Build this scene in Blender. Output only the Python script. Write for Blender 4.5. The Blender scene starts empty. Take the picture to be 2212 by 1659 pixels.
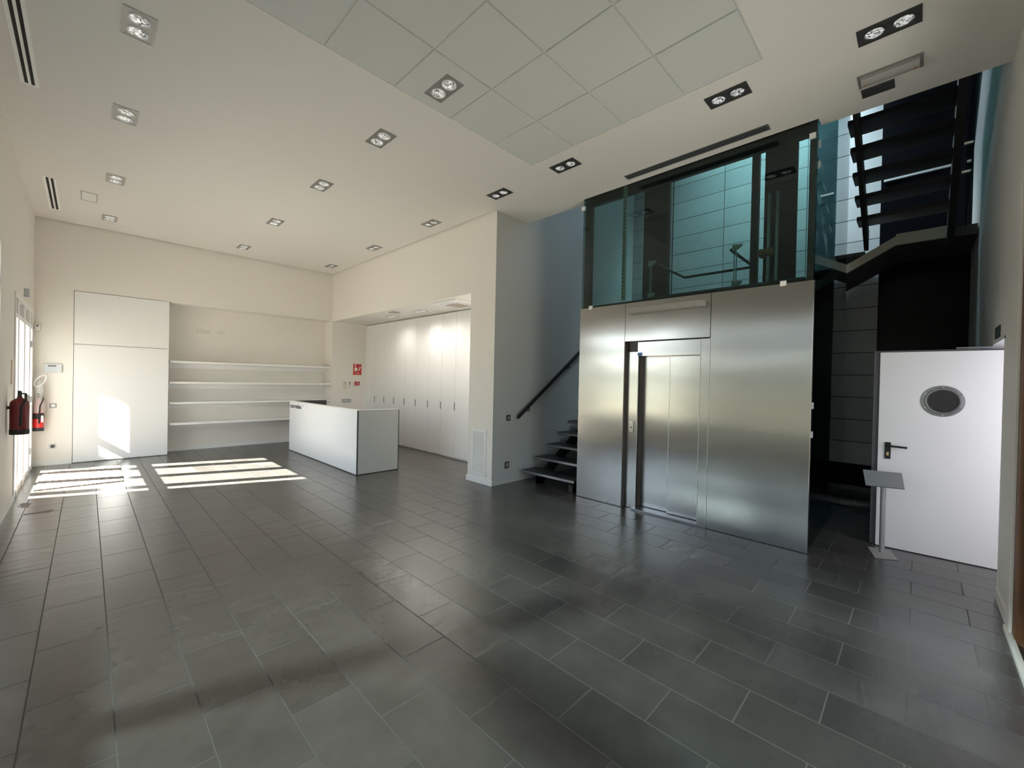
import bpy, bmesh, math, random
from mathutils import Vector, Matrix
random.seed(7)
S = bpy.context.scene
COL = S.collection
D = bpy.data
# ---------------------------------------------------------------- materials
def nt(name):
    m = D.materials.new(name); m.use_nodes = True
    n = m.node_tree; n.nodes.clear()
    out = n.nodes.new('ShaderNodeOutputMaterial')
    return m, n, out
def pbsdf(n, col, rough, metal=0.0, spec=0.5):
    b = n.nodes.new('ShaderNodeBsdfPrincipled')
    b.inputs['Base Color'].default_value = (*col, 1); b.inputs['Roughness'].default_value = rough
    b.inputs['Metallic'].default_value = metal; b.inputs['Specular IOR Level'].default_value = spec
    return b
def coords(n, scale=(1,1,1), loc=(0,0,0), rot=(0,0,0)):
    t = n.nodes.new('ShaderNodeNewGeometry'); mp = n.nodes.new('ShaderNodeMapping')
    mp.inputs['Scale'].default_value = scale; mp.inputs['Location'].default_value = loc; mp.inputs['Rotation'].default_value = rot
    n.links.new(t.outputs['Position'], mp.inputs['Vector']); return mp.outputs['Vector']
def bump(n, b, h, strength, dist=0.01, prev=None):
    k = n.nodes.new('ShaderNodeBump'); k.inputs['Strength'].default_value = strength; k.inputs['Distance'].default_value = dist
    n.links.new(h, k.inputs['Height'])
    if prev is not None: n.links.new(prev, k.inputs['Normal'])
    n.links.new(k.outputs['Normal'], b.inputs['Normal']); return k.outputs['Normal']
def noise(n, vec, scale, detail=3, rough=0.5):
    t = n.nodes.new('ShaderNodeTexNoise'); t.inputs['Scale'].default_value = scale; t.inputs['Detail'].default_value = detail
    t.inputs['Roughness'].default_value = rough
    n.links.new(vec, t.inputs['Vector']); return t
def simple(name, col, rough=0.5, metal=0.0, spec=0.5, nb=0.0, ns=60):
    m, n, out = nt(name); b = pbsdf(n, col, rough, metal, spec)
    if nb: 
        t = noise(n, coords(n), ns, 2); bump(n, b, t.outputs['Fac'], nb, 0.002)
    n.links.new(b.outputs[0], out.inputs[0]); return m
def mix_rgb(n, fac, a, b, mode='MIX'):
    k = n.nodes.new('ShaderNodeMix'); k.data_type = 'RGBA'; k.blend_type = mode
    for sock, v in ((k.inputs[0], fac), (k.inputs[6], a), (k.inputs[7], b)):
        if hasattr(v, 'is_output'): n.links.new(v, sock)
        else: sock.default_value = v if not isinstance(v, tuple) else (*v, 1)
    return k.outputs[2]
def ramp(n, fac, stops):
    r = n.nodes.new('ShaderNodeValToRGB'); e = r.color_ramp.elements
    while len(e) < len(stops): e.new(0.5)
    for i, (p, c) in enumerate(stops):
        e[i].position = p; e[i].color = (*c, 1) if isinstance(c, tuple) else (c, c, c, 1)
    n.links.new(fac, r.inputs[0]); return r.outputs[0]

M = {}
M['paint'] = simple('wall_paint', (0.80, 0.77, 0.715), 0.6, 0, 0.3, 0.08, 140)
M['paintshade'] = simple('shade_toned_stair_paint', (0.50, 0.50, 0.475), 0.6, 0, 0.3, 0.08, 140)  # wall paint with the stair side's shade put into the colour
M['ceiling'] = simple('ceiling_paint', (0.80, 0.775, 0.73), 0.75, 0, 0.2, 0.06, 160)
M['tile'] = simple('mineral_tile', (0.66, 0.67, 0.655), 0.9, 0, 0.1, 0.3, 260)
M['tee'] = simple('tee_bar_white', (0.80, 0.79, 0.75), 0.6)
M['cab'] = simple('white_laminate', (0.84, 0.84, 0.83), 0.30, 0, 0.5)
M['desk'] = simple('gloss_white_stone', (0.86, 0.87, 0.88), 0.12, 0, 0.6)
M['desk_end'] = simple('grey_stone', (0.42, 0.43, 0.41), 0.35, 0, 0.5)
M['desk_dark'] = simple('charcoal_stone', (0.035, 0.036, 0.04), 0.4)
M['white'] = simple('white_plastic', (0.82, 0.82, 0.80), 0.4)
M['alu'] = simple('white_aluminium', (0.80, 0.80, 0.79), 0.35)
M['grey'] = simple('grey_plastic', (0.30, 0.30, 0.31), 0.4)
M['lgrey'] = simple('pale_grey_plastic', (0.55, 0.57, 0.60), 0.4)
M['dark'] = simple('dark_plastic', (0.02, 0.02, 0.021), 0.4)
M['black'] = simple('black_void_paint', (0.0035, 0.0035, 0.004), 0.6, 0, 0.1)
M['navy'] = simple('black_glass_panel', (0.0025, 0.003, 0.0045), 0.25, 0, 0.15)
M['chrome'] = simple('chrome', (0.8, 0.8, 0.8), 0.12, 1.0)
def m_lamp():
    m, n, out = nt('glint_painted_reflector'); b = pbsdf(n, (0.9,0.9,0.9), 0.15, 0.35)
    v = n.nodes.new('ShaderNodeTexVoronoi'); v.inputs['Scale'].default_value = 75; n.links.new(coords(n), v.inputs['Vector'])
    c = ramp(n, v.outputs['Color'], [(0.25,(0.10,0.10,0.10)),(0.45,(0.55,0.55,0.54)),(0.7,(0.95,0.95,0.94))])  # bright and dark facets plus faint glow stand in for reflected windows
    n.links.new(c, b.inputs['Base Color']); n.links.new(c, b.inputs['Emission Color']); b.inputs['Emission Strength'].default_value = 0.25
    n.links.new(b.outputs[0], out.inputs[0]); return m
M['lampmetal'] = m_lamp()
M['lampring'] = simple('white_lamp_ring', (0.9, 0.9, 0.88), 0.3)
M['fixture'] = simple('grey_fixture', (0.30, 0.29, 0.28), 0.5, 0.2)
M['vent_white'] = simple('vent_white', (0.93, 0.93, 0.90), 0.5)
M['fixture_light'] = simple('pale_fixture', (0.45, 0.44, 0.42), 0.45, 0.2)
M['fixture_dark'] = simple('dark_fixture', (0.05, 0.05, 0.05), 0.5)
M['slot'] = simple('slot_shadow', (0.01, 0.01, 0.01), 0.8)
M['red'] = simple('red_enamel', (0.55, 0.02, 0.02), 0.25)
M['maroon'] = simple('dark_red_enamel', (0.17, 0.012, 0.016), 0.3)
M['signred'] = simple('sign_red', (0.55, 0.03, 0.035), 0.45)
M['signwhite'] = simple('sign_cream', (0.85, 0.78, 0.66), 0.5)
M['green'] = simple('sign_green', (0.01, 0.035, 0.03), 0.5)
M['signgrey'] = simple('sign_pale', (0.10, 0.14, 0.13), 0.5)
M['rubber'] = simple('black_rubber', (0.012, 0.012, 0.012), 0.6)
M['ghost'] = simple('ghost_lettering', (0.60, 0.565, 0.50), 0.7)
M['ink'] = simple('logo_ink', (0.035, 0.035, 0.05), 0.4)
M['blue'] = simple('blue_sticker', (0.07, 0.20, 0.42), 0.5)
M['darksteel'] = simple('dark_painted_steel', (0.022, 0.020, 0.019), 0.45, 0.3)
M['brownsteel'] = simple('bronze_steel', (0.085, 0.07, 0.06), 0.5, 0.4)
M['tread'] = simple('dark_slate_tread', (0.018, 0.018, 0.019), 0.4, 0, 0.4, 0.2, 40)
M['nosing'] = simple('steel_nosing', (0.34, 0.35, 0.37), 0.3, 0.9)
M['pan'] = simple('cream_plaster_edge', (0.55, 0.50, 0.40), 0.7)
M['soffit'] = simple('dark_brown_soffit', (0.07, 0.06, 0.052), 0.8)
M['wood'] = simple('brown_wood', (0.16, 0.075, 0.035), 0.45, 0, 0.4, 0.15, 50)
M['cream'] = simple('cream_fitting', (0.62, 0.60, 0.50), 0.4)
M['carroof'] = simple('blue_grey_car_panel', (0.10, 0.16, 0.24), 0.35, 0.3)
M['orange'] = simple('orange_machine_paint', (0.45, 0.18, 0.06), 0.5)
M['bar'] = simple('pale_steel_bar', (0.75, 0.78, 0.78), 0.3, 0.6)
M['brass'] = simple('brass_lock', (0.8, 0.62, 0.28), 0.3, 1.0)
M['standmetal'] = simple('satin_grey_metal', (0.40, 0.405, 0.40), 0.45, 0.5)
M['standbase'] = simple('grey_base_plate', (0.34, 0.33, 0.31), 0.7)
M['intake'] = simple('beige_intake_grille', (0.42, 0.36, 0.30), 0.7)
M['barcover'] = simple('grey_bar_cover', (0.30, 0.285, 0.27), 0.5)
M['edge'] = simple('polished_edge', (0.75, 0.75, 0.72), 0.45, 0.5)
M['plinth'] = simple('skirting_grey', (0.10, 0.105, 0.11), 0.5)

def m_floor():
    m, n, out = nt('slate_floor'); b = pbsdf(n, (0.05,0.05,0.05), 0.3, 0, 0.85)
    # brick X axis = world Y, brick Y axis = world X
    g = n.nodes.new('ShaderNodeNewGeometry'); sp = n.nodes.new('ShaderNodeSeparateXYZ'); cb = n.nodes.new('ShaderNodeCombineXYZ')
    n.links.new(g.outputs['Position'], sp.inputs[0])
    ax = n.nodes.new('ShaderNodeMath'); ax.operation = 'ADD'; ax.inputs[1].default_value = 0.19 + 0.2935*20
    ay = n.nodes.new('ShaderNodeMath'); ay.operation = 'ADD'; ay.inputs[1].default_value = -0.305 + 0.59*20
    n.links.new(sp.outputs[0], ax.inputs[0]); n.links.new(sp.outputs[1], ay.inputs[0])
    n.links.new(ay.outputs[0], cb.inputs[0]); n.links.new(ax.outputs[0], cb.inputs[1])
    br = n.nodes.new('ShaderNodeTexBrick'); br.offset = 0.5; br.offset_frequency = 2; br.squash = 1.0
    br.inputs['Color1'].default_value = (0,0,0,1); br.inputs['Color2'].default_value = (1,1,1,1); br.inputs['Mortar'].default_value = (0.5,0.5,0.5,1)
    br.inputs['Scale'].default_value = 1.0; br.inputs['Mortar Size'].default_value = 0.0032; br.inputs['Mortar Smooth'].default_value = 0.1
    br.inputs['Bias'].default_value = 0; br.inputs['Brick Width'].default_value = 0.59; br.inputs['Row Height'].default_value = 0.2935
    n.links.new(cb.outputs[0], br.inputs['Vector'])
    pv = g.outputs['Position']
    n1 = noise(n, pv, 3.0, 6, 0.6); n2 = noise(n, pv, 22, 4, 0.6)
    tilec = ramp(n, br.outputs['Color'], [(0.0,(0.044,0.041,0.037)),(0.35,(0.066,0.062,0.056)),(0.7,(0.056,0.054,0.050)),(1.0,(0.083,0.077,0.069))])
    v = ramp(n, n1.outputs['Fac'], [(0.3,0.75),(0.7,1.25)])
    tc = mix_rgb(n, 1.0, tilec, v, 'MULTIPLY')
    col = mix_rgb(n, br.outputs['Fac'], tc, (0.115,0.11,0.10))
    n.links.new(col, b.inputs['Base Color'])
    n.links.new(ramp(n, br.outputs['Fac'], [(0.0,0.27),(1.0,0.9)]), b.inputs['Roughness'])
    n.links.new(ramp(n, br.outputs['Fac'], [(0.0,1.0),(1.0,0.08)]), b.inputs['Specular IOR Level'])
    # cleft relief: ripples across the tile, strength varying from tile to tile
    mp = n.nodes.new('ShaderNodeMapping'); mp.inputs['Scale'].default_value = (1.0, 3.6, 1); mp.inputs['Rotation'].default_value = (0,0,0.35)
    n.links.new(pv, mp.inputs['Vector'])
    n3 = noise(n, mp.outputs['Vector'], 3.0, 2, 0.5); n3.inputs['Distortion'].default_value = 0.4
    amp = ramp(n, br.outputs['Color'], [(0.0,0.15),(0.5,0.3),(0.78,0.45),(1.0,1.0)])
    mu = n.nodes.new('ShaderNodeMath'); mu.operation = 'MULTIPLY'; n.links.new(n3.outputs['Fac'], mu.inputs[0]); n.links.new(amp, mu.inputs[1])
    nr = bump(n, b, mu.outputs[0], 0.8, 0.008)
    inv = n.nodes.new('ShaderNodeMath'); inv.operation = 'SUBTRACT'; inv.inputs[0].default_value = 1.0; n.links.new(br.outputs['Fac'], inv.inputs[1])
    nr = bump(n, b, inv.outputs[0], 0.5, 0.003, nr)
    
    n.links.new(b.outputs[0], out.inputs[0]); return m
M['floor'] = m_floor()

def m_slatewall():
    m, n, out = nt('slate_wall_tile'); b = pbsdf(n, (0.1,0.1,0.1), 0.4)
    g = n.nodes.new('ShaderNodeNewGeometry'); sp = n.nodes.new('ShaderNodeSeparateXYZ'); cb = n.nodes.new('ShaderNodeCombineXYZ')
    n.links.new(g.outputs['Position'], sp.inputs[0])
    ay = n.nodes.new('ShaderNodeMath'); ay.operation = 'ADD'; ay.inputs[1].default_value = -2.70 + 1.3*10
    az = n.nodes.new('ShaderNodeMath'); az.operation = 'ADD'; az.inputs[1].default_value = -0.41 + 0.348*10
    n.links.new(sp.outputs[1], ay.inputs[0]); n.links.new(sp.outputs[2], az.inputs[0])
    n.links.new(ay.outputs[0], cb.inputs[0]); n.links.new(az.outputs[0], cb.inputs[1])
    br = n.nodes.new('ShaderNodeTexBrick'); br.offset = 0.0
    br.inputs['Color1'].default_value = (0.30,0.315,0.315,1); br.inputs['Color2'].default_value = (0.38,0.39,0.385,1); br.inputs['Mortar'].default_value = (0.02,0.02,0.02,1)
    br.inputs['Scale'].default_value = 1; br.inputs['Mortar Size'].default_value = 0.006; br.inputs['Brick Width'].default_value = 1.3; br.inputs['Row Height'].default_value = 0.348
    n.links.new(cb.outputs[0], br.inputs['Vector']); n.links.new(br.outputs['Color'], b.inputs['Base Color'])
    t = noise(n, g.outputs['Position'], 6, 5); bump(n, b, t.outputs['Fac'], 0.2, 0.01)
    n.links.new(b.outputs[0], out.inputs[0]); return m
M['slatewall'] = m_slatewall()

def m_steel():
    m, n, out = nt('brushed_steel'); b = pbsdf(n, (0.46,0.46,0.45), 0.20, 1.0)
    t = noise(n, coords(n, (1, 0.9, 1.6)), 1.1, 1); bump(n, b, t.outputs['Fac'], 0.12, 0.05)
    tg = n.nodes.new('ShaderNodeTangent'); tg.direction_type = 'RADIAL'; tg.axis = 'Z'
    b.inputs['Anisotropic'].default_value = 0.7; b.inputs['Anisotropic Rotation'].default_value = 0.0
    n.links.new(tg.outputs[0], b.inputs['Tangent'])
    n.links.new(b.outputs[0], out.inputs[0]); return m
M['steel'] = m_steel()

def m_glass(name, tint, refl=1.0, rough=0.0):
    m, n, out = nt(name)
    tr = n.nodes.new('ShaderNodeBsdfTransparent'); tr.inputs[0].default_value = (*tint, 1)
    gl = n.nodes.new('ShaderNodeBsdfGlossy'); gl.inputs['Roughness'].default_value = rough; gl.inputs[0].default_value = (refl,refl,refl,1)
    # Schlick reflectance from the facing ratio (the same on the way in and on the way out)
    lw = n.nodes.new('ShaderNodeLayerWeight'); lw.inputs['Blend'].default_value = 0.5
    pw = n.nodes.new('ShaderNodeMath'); pw.operation = 'POWER'; pw.inputs[1].default_value = 5.0
    ml = n.nodes.new('ShaderNodeMath'); ml.operation = 'MULTIPLY_ADD'; ml.inputs[1].default_value = 0.95; ml.inputs[2].default_value = 0.05
    n.links.new(lw.outputs['Facing'], pw.inputs[0]); n.links.new(pw.outputs[0], ml.inputs[0])
    mx = n.nodes.new('ShaderNodeMixShader')
    n.links.new(ml.outputs[0], mx.inputs[0]); n.links.new(tr.outputs[0], mx.inputs[1]); n.links.new(gl.outputs[0], mx.inputs[2])
    n.links.new(mx.outputs[0], out.inputs[0]); return m
M['glass'] = m_glass('window_glass', (0.96,0.98,0.97))
M['dimglass'] = m_glass('dimmed_window_glass', (0.43,0.445,0.44))  # unseen tint, added to cut the daylight through the nearer panes
M['teal'] = m_glass('teal_lift_glass', (0.48,0.63,0.615), 0.8)
M['tealdark'] = m_glass('dark_teal_glass', (0.30,0.45,0.46), 1.0)
M['film'] = simple('plastic_film', (0.62,0.62,0.60), 0.25, 0, 0.6)
M['film'].node_tree.nodes['Principled BSDF'].inputs['Alpha'].default_value = 0.55

def m_mat():
    m, n, out = nt('coir_mat'); b = pbsdf(n, (0.2,0.16,0.14), 0.95, 0, 0.1)
    t = noise(n, coords(n), 45, 3, 0.7)
    c = ramp(n, t.outputs['Fac'], [(0.38,(0.05,0.04,0.035)),(0.5,(0.24,0.18,0.15)),(0.62,(0.46,0.38,0.33))])
    n.links.new(c, b.inputs['Base Color']); bump(n, b, t.outputs['Fac'], 0.6, 0.01)
    n.links.new(b.outputs[0], out.inputs[0]); return m
M['mat'] = m_mat()
def m_stain():
    m, n, out = nt('brown_floor_stain'); b = pbsdf(n, (0.045,0.022,0.018), 0.5)
    n.links.new(b.outputs[0], out.inputs[0]); return m
M['stain'] = m_stain()

# ---------------------------------------------------------------- geometry helpers
class MB:
    def __init__(s): s.bm = bmesh.new()
    def box(s, x0,x1,y0,y1,z0,z1):
        v = [s.bm.verts.new(p) for p in ((x0,y0,z0),(x1,y0,z0),(x1,y1,z0),(x0,y1,z0),(x0,y0,z1),(x1,y0,z1),(x1,y1,z1),(x0,y1,z1))]
        for f in ((3,2,1,0),(4,5,6,7),(0,1,5,4),(1,2,6,5),(2,3,7,6),(3,0,4,7)): s.bm.faces.new([v[i] for i in f])
        return s
    def prism(s, pts, d):
        """closed polygon pts (3D) swept by vector d"""
        d = Vector(d); a = [s.bm.verts.new(p) for p in pts]; b = [s.bm.verts.new(Vector(p)+d) for p in pts]
        s.bm.faces.new(a[::-1]); s.bm.faces.new(b); n = len(pts)
        for i in range(n): s.bm.faces.new([a[i], a[(i+1)%n], b[(i+1)%n], b[i]])
        return s
    def tube(s, pts, r, seg=12, cap=True):
        pts = [Vector(p) for p in pts]; rings = []
        rr = r if isinstance(r, (list, tuple)) else [r]*len(pts)
        up = None
        for i, p in enumerate(pts):
            t = (pts[min(i+1,len(pts)-1)] - pts[max(i-1,0)]).normalized()
            if up is None:
                up = Vector((0,0,1)) if abs(t.z) < 0.9 else Vector((1,0,0))
            a = t.cross(up).normalized(); bb = a.cross(t).normalized(); up = bb
            rings.append([s.bm.verts.new(p + rr[i]*(math.cos(2*math.pi*k/seg)*a + math.sin(2*math.pi*k/seg)*bb)) for k in range(seg)])
        for i in range(len(rings)-1):
            for k in range(seg): s.bm.faces.new([rings[i][k], rings[i][(k+1)%seg], rings[i+1][(k+1)%seg], rings[i+1][k]])
        if cap: s.bm.faces.new(rings[0][::-1]); s.bm.faces.new(rings[-1])
        return s
    def lathe(s, prof, c, axis='z', seg=24):
        """prof list of (r, h); revolve about axis through c"""
        rings = []
        for r, h in prof:
            ring = []
            for k in range(seg):
                a = 2*math.pi*k/seg; u, w = r*math.cos(a), r*math.sin(a)
                p = {'z':(u,w,h),'x':(h,u,w),'y':(u,h,w)}[axis]
                ring.append(s.bm.verts.new(Vector(c)+Vector(p)))
            rings.append(ring)
        for i in range(len(rings)-1):
            for k in range(seg): s.bm.faces.new([rings[i][k], rings[i][(k+1)%seg], rings[i+1][(k+1)%seg], rings[i+1][k]])
        s.bm.faces.new(rings[0][::-1]); s.bm.faces.new(rings[-1]); return s
    def build(s, name, mat, parent=None, bevel=0, smooth=False, label=None):
        bmesh.ops.recalc_face_normals(s.bm, faces=s.bm.faces[:])
        if bevel:
            bmesh.ops.bevel(s.bm, geom=s.bm.edges[:], offset=bevel, segments=2, affect='EDGES', profile=0.5)
        off = Vector((0,0,0)); p = parent
        while p is not None: off += p.location; p = p.parent
        if parent is None:
            # origin at the foot of the mesh
            xs = [v.co for v in s.bm.verts]
            off = Vector((sum(v.x for v in xs)/len(xs), sum(v.y for v in xs)/len(xs), min(v.z for v in xs)))
        bmesh.ops.translate(s.bm, verts=s.bm.verts[:], vec=-off)
        me = D.meshes.new(name); s.bm.to_mesh(me); s.bm.free()
        me.materials.append(M[mat] if isinstance(mat, str) else mat)
        if smooth:
            for f in me.polygons: f.use_smooth = True
            me.set_sharp_from_angle(angle=math.radians(40))
        o = D.objects.new(name, me); COL.objects.link(o)
        if parent is None: o.location = off
        else: o.parent = parent
        if label: o['label'] = label
        return o
def B(*a): return MB().box(*a)
def tag(o, label, cat, group=None):
    o['label'] = label; o['category'] = cat
    if group: o['group'] = group
    return o
def root(name, loc, label, cat, group=None):
    o = D.objects.new(name, None); o.empty_display_size = 0.1; COL.objects.link(o); o.location = loc
    return tag(o, label, cat, group)
def struct(name, mb, mat, parent=None, **k):
    o = mb.build(name, mat, parent, **k)
    if parent is None: o['kind'] = 'structure'
    return o
def sroot(name, loc):
    o = D.objects.new(name, None); o.empty_display_size = 0.1; COL.objects.link(o); o.location = loc; o['kind'] = 'structure'; return o
def dup(r, loc, label, group=None):
    c = r.copy(); COL.objects.link(c); c.location = loc; c['label'] = label
    if group: c['group'] = group
    for ch in list(r.children):
        k = ch.copy(); COL.objects.link(k); k.parent = c
        for g in list(ch.children):
            q = g.copy(); COL.objects.link(q); q.parent = k
    return c
def text_mesh(name, body, size, mat, origin, xdir, ydir, parent=None, sx=1.0, depth=0.0006, align='LEFT', offset=0.0):
    cu = D.curves.new(name, 'FONT'); cu.body = body; cu.size = size; cu.extrude = depth; cu.align_x = align; cu.offset = offset
    o = D.objects.new(name, cu); COL.objects.link(o)
    bpy.context.view_layer.update()
    me = D.meshes.new_from_object(o.evaluated_get(bpy.context.evaluated_depsgraph_get()))
    D.objects.remove(o); D.curves.remove(cu)
    xd, yd = Vector(xdir).normalized(), Vector(ydir).normalized(); zd = xd.cross(yd)
    R = Matrix((xd*sx, yd, zd)).transposed().to_4x4()
    me.transform(Matrix.Translation(Vector(origin)) @ R)
    off = Vector((0,0,0)); p = parent
    while p is not None: off += p.location; p = p.parent
    if parent is None: off = Vector(origin)
    me.transform(Matrix.Translation(-off))
    me.name = name; me.materials.clear(); me.materials.append(M[mat])
    q = D.objects.new(name, me); COL.objects.link(q)
    if parent is None: q.location = off
    else: q.parent = parent
    return q

# ---------------------------------------------------------------- main dimensions
XL, YB, YR, ZC = -0.62, 10.50, -0.47, 4.145      # left wall, back wall, right wall, ceiling
XF, XLIFT, XFAR = 4.28, 4.83, 8.40               # facade of cupboard recess, lift front, far stair wall
ZS = 4.07                                        # lower ceiling strip by the stair void

# ---------------------------------------------------------------- the setting
struct('floor', B(-0.75, 8.6, -0.60, 11.2, -0.12, 0.0), 'floor')
struct('floor_annex', B(4.36, 6.4, -3.2, -0.60, -0.12, 0.0), 'floor')
# left wall with the strip window and the entrance
WY0, WY1, WZ0, WZ1 = -0.15, 6.70, 0.62, 2.92
DY0, DY1, DZ = 7.87, 10.27, 2.56
w = MB()
w.box(XL-0.16, XL, -0.60, WY0, 0, 4.5); w.box(XL-0.16, XL, WY0, WY1, 0, WZ0); w.box(XL-0.16, XL, WY0, WY1, WZ1, 4.5)
w.box(XL-0.16, XL, WY1, DY0, 0, 4.5); w.box(XL-0.16, XL, DY0, DY1, DZ, 4.5); w.box(XL-0.16, XL, DY1, 11.1, 0, 4.5)
struct('wall_left', w, 'paint')
# back wall: left pier, above, right part behind recess, niche lining
NX0, NX1, NZ, NYB = 1.14, 4.29, 2.985, 10.95
w = MB()
w.box(XL, -0.165, YB, 11.1, 0, 4.5); w.box(-0.165, NX1, YB, 11.1, 3.0, 4.5)
w.box(NX1, 5.9, YB, 11.1, 0, 4.5); w.box(NX0-0.02, NX1, NYB, 11.1, 0, 3.0); w.box(NX0, NX1, YB+0.001, NYB, NZ, 3.0)
struct('wall_back', w, 'paint')
# facade over the cupboard recess + pier + long stair wall
w = MB()
w.box(XF, XF+0.14, 5.14, YB, 2.98, 4.5)
w.box(XF, 8.6, 4.5725, 5.14, 0, 7.0)
struct('wall_pier', w, 'paint')
struct('wall_stair', B(XF+0.0005, 8.6, 4.57, 4.572, 0, 7.0), 'paintshade')  # thin skin, coloured darker than the pier to stand in for shade
struct('ceiling_recess', B(XF+0.14, 5.9, 5.14, YB, 2.98, 3.1), 'paint')
struct('wall_recess', B(5.75, 5.9, 5.14, YB, 0, 2.98), 'paint')
# right wall with the open doorway and the brown door
RDX0, RDX1, RDZ = 4.95, 5.71, 2.03
BDX0, BDX1, BDZ = 2.6, 4.22, 2.96
w = MB()
w.box(-0.78, BDX0, YR-0.13, YR, 0, 4.5); w.box(BDX0, BDX1, YR-0.13, YR, BDZ, 4.5); w.box(BDX1, RDX0, YR-0.13, YR, 0, 4.5)
w.box(RDX0, RDX1, YR-0.13, YR, RDZ, 4.5); w.box(RDX1, 8.6, YR-0.13, YR, 0, 4.5); w.box(XLIFT, 8.6, YR-0.13, YR, 4.5, 7.0)
struct('wall_right', w, 'paint')
# small room behind the open doorway
w = MB(); w.box(4.36, 4.44, -3.2, -0.60, 0, 2.7); w.box(6.3, 6.4, -3.2, -0.60, 0, 2.7); w.box(4.36, 6.4, -3.2, -3.1, 0, 2.7)
struct('wall_annex', w, 'paint'); struct('ceiling_annex', B(4.36, 6.4, -3.2, -0.60, 2.7, 2.8), 'ceiling')
# far stair wall
w = B(XFAR, XFAR+0.2, 0.47, 4.57, 0.41, 7.0); struct('wall_far', w, 'slatewall')
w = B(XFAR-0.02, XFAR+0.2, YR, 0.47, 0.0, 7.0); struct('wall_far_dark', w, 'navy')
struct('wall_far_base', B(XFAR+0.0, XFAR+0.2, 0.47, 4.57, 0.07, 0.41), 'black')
struct('baseboard_far', B(XFAR-0.015, XFAR+0.2, 0.47, 4.57, 0.0, 0.065), 'plinth')
# upper closing wall, roof with skylight
struct('wall_upper', B(4.60, 4.72, -0.6, 4.57, 4.5, 7.0), 'paint')
SKX0, SKX1, SKY0, SKY1 = 6.7, 8.2, 0.2, 3.7
w = MB(); w.box(4.5, SKX0, -0.6, 5.14, 7.0, 7.15); w.box(SKX1, 8.6, -0.6, 5.14, 7.0, 7.15)
w.box(SKX0, SKX1, -0.6, SKY0, 7.0, 7.15); w.box(SKX0, SKX1, SKY1, 5.14, 7.0, 7.15)
struct('ceiling_roof', w, 'ceiling')
w = MB()
for yy in (1.05, 1.95, 2.85): w.box(SKX0, SKX1, yy-0.05, yy+0.05, 7.02, 7.12)
w.box(7.5, 7.6, SKY0, SKY1, 7.02, 7.12)
wn = sroot('window_2', (7.45, 1.95, 7.02)); w.build('window_frame', 'darksteel', wn)
B(SKX0, SKX1, SKY0, SKY1, 7.06, 7.066).build('glass_pane', 'glass', wn)

# ceiling: main slab, sloping strip, tile bay
TX0, TX1, TY0, TY1 = 0.05, 3.66, 0.92, 3.33
LY0_, LY1_ = 0.73, 3.412
w = MB()
w.box(XL, TX0, YR, 10.46, ZC, 4.5); w.box(TX0, TX1, YR, TY0, ZC, 4.5); w.box(TX0, TX1, TY1, 10.46, ZC, 4.5); w.box(TX1, 4.05, YR, 10.46, ZC, 4.5)
w.box(4.05, 4.25, 4.57, 10.46, ZC, 4.5)
w.box(4.05, 4.97, YR, LY0_, ZC, 4.5); w.box(4.05, XLIFT, LY0_, LY1_, ZC, 4.5); w.box(4.05, 4.97, LY1_, 4.57, ZC, 4.5)
ceil = struct('ceiling', w, 'ceiling')
struct('ceiling_cover', MB().box(XL, 4.72, -0.6, 11.1, 4.5, 4.6).box(4.72, 6.0, 5.14, 11.1, 4.5, 4.6), 'ceiling')
B(TX0, TX1, TY0, TY1, 4.175, 4.5).build('tile_backing', 'tee', ceil)
g = MB()
for i in range(7):
    xx = TX1 - 0.005 - 0.601*i; g.box(xx-0.006, xx+0.006, TY0, TY1, 4.154, 4.176)
for j in range(5):
    yy = TY1 - 0.005 - 0.6*j; g.box(TX0, TX1, yy-0.006, yy+0.006, 4.1545, 4.176)
g.build('tee_grid', 'tee', ceil)
for i in range(6):
    for j in range(4):
        x1 = TX1 - 0.005 - 0.601*i; y1 = TY1 - 0.005 - 0.6*j
        dz = random.uniform(-0.002, 0.003)
        B(x1-0.594, x1-0.007, y1-0.593, y1-0.007, ZC-0.0015+dz, 4.170).build('ceiling_tile', 'tile', ceil)

# skirtings
struct('baseboard_pier', B(XF-0.014, XF, 4.56, 5.16, 0, 0.085), 'cab')
struct('baseboard_stair', B(XF, 8.38, 4.56, 4.57, 0, 0.07), 'paintshade')
struct('baseboard_left', B(XL, XL+0.012, WY0, DY0, 0, 0.075), 'cab')
struct('baseboard_back', MB().box(XL, -0.17, YB-0.012, YB, 0, 0.075).box(NX0, NX1, NYB-0.012, NYB, 0, 0.07), 'cab')
struct('baseboard_right', MB().box(4.34, RDX0, YR, YR+0.014, 0, 0.08).box(3.0, 4.34, YR, YR+0.03, 0, 0.03), 'paint')
# brown door in the right wall
d3 = sroot('door_3', (3.4, YR, 0))
lf = MB()
for a, b in ((BDX0, BDX0+0.09), (3.36, 3.46), (BDX1-0.19, BDX1-0.1)): lf.box(a, b, YR-0.08, YR-0.03, 0.02, BDZ-0.08)
for a, b in ((BDX0+0.09, 3.36), (3.46, BDX1-0.19)):
    lf.box(a, b, YR-0.08, YR-0.03, 0.02, 0.14); lf.box(a, b, YR-0.08, YR-0.03, BDZ-0.18, BDZ-0.08)
lf = lf.build('door_leaf', 'wood', d3)
B(BDX0+0.09, BDX1-0.19, YR-0.058, YR-0.052, 0.14, BDZ-0.18).build('glass_pane', 'glass', lf)
MB().box(BDX1-0.10, BDX1, YR-0.13, YR+0.004, 0, BDZ).box(BDX0, BDX1, YR-0.13, YR+0.004, BDZ-0.08, BDZ).build('door_jamb', 'wood', d3)
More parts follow.
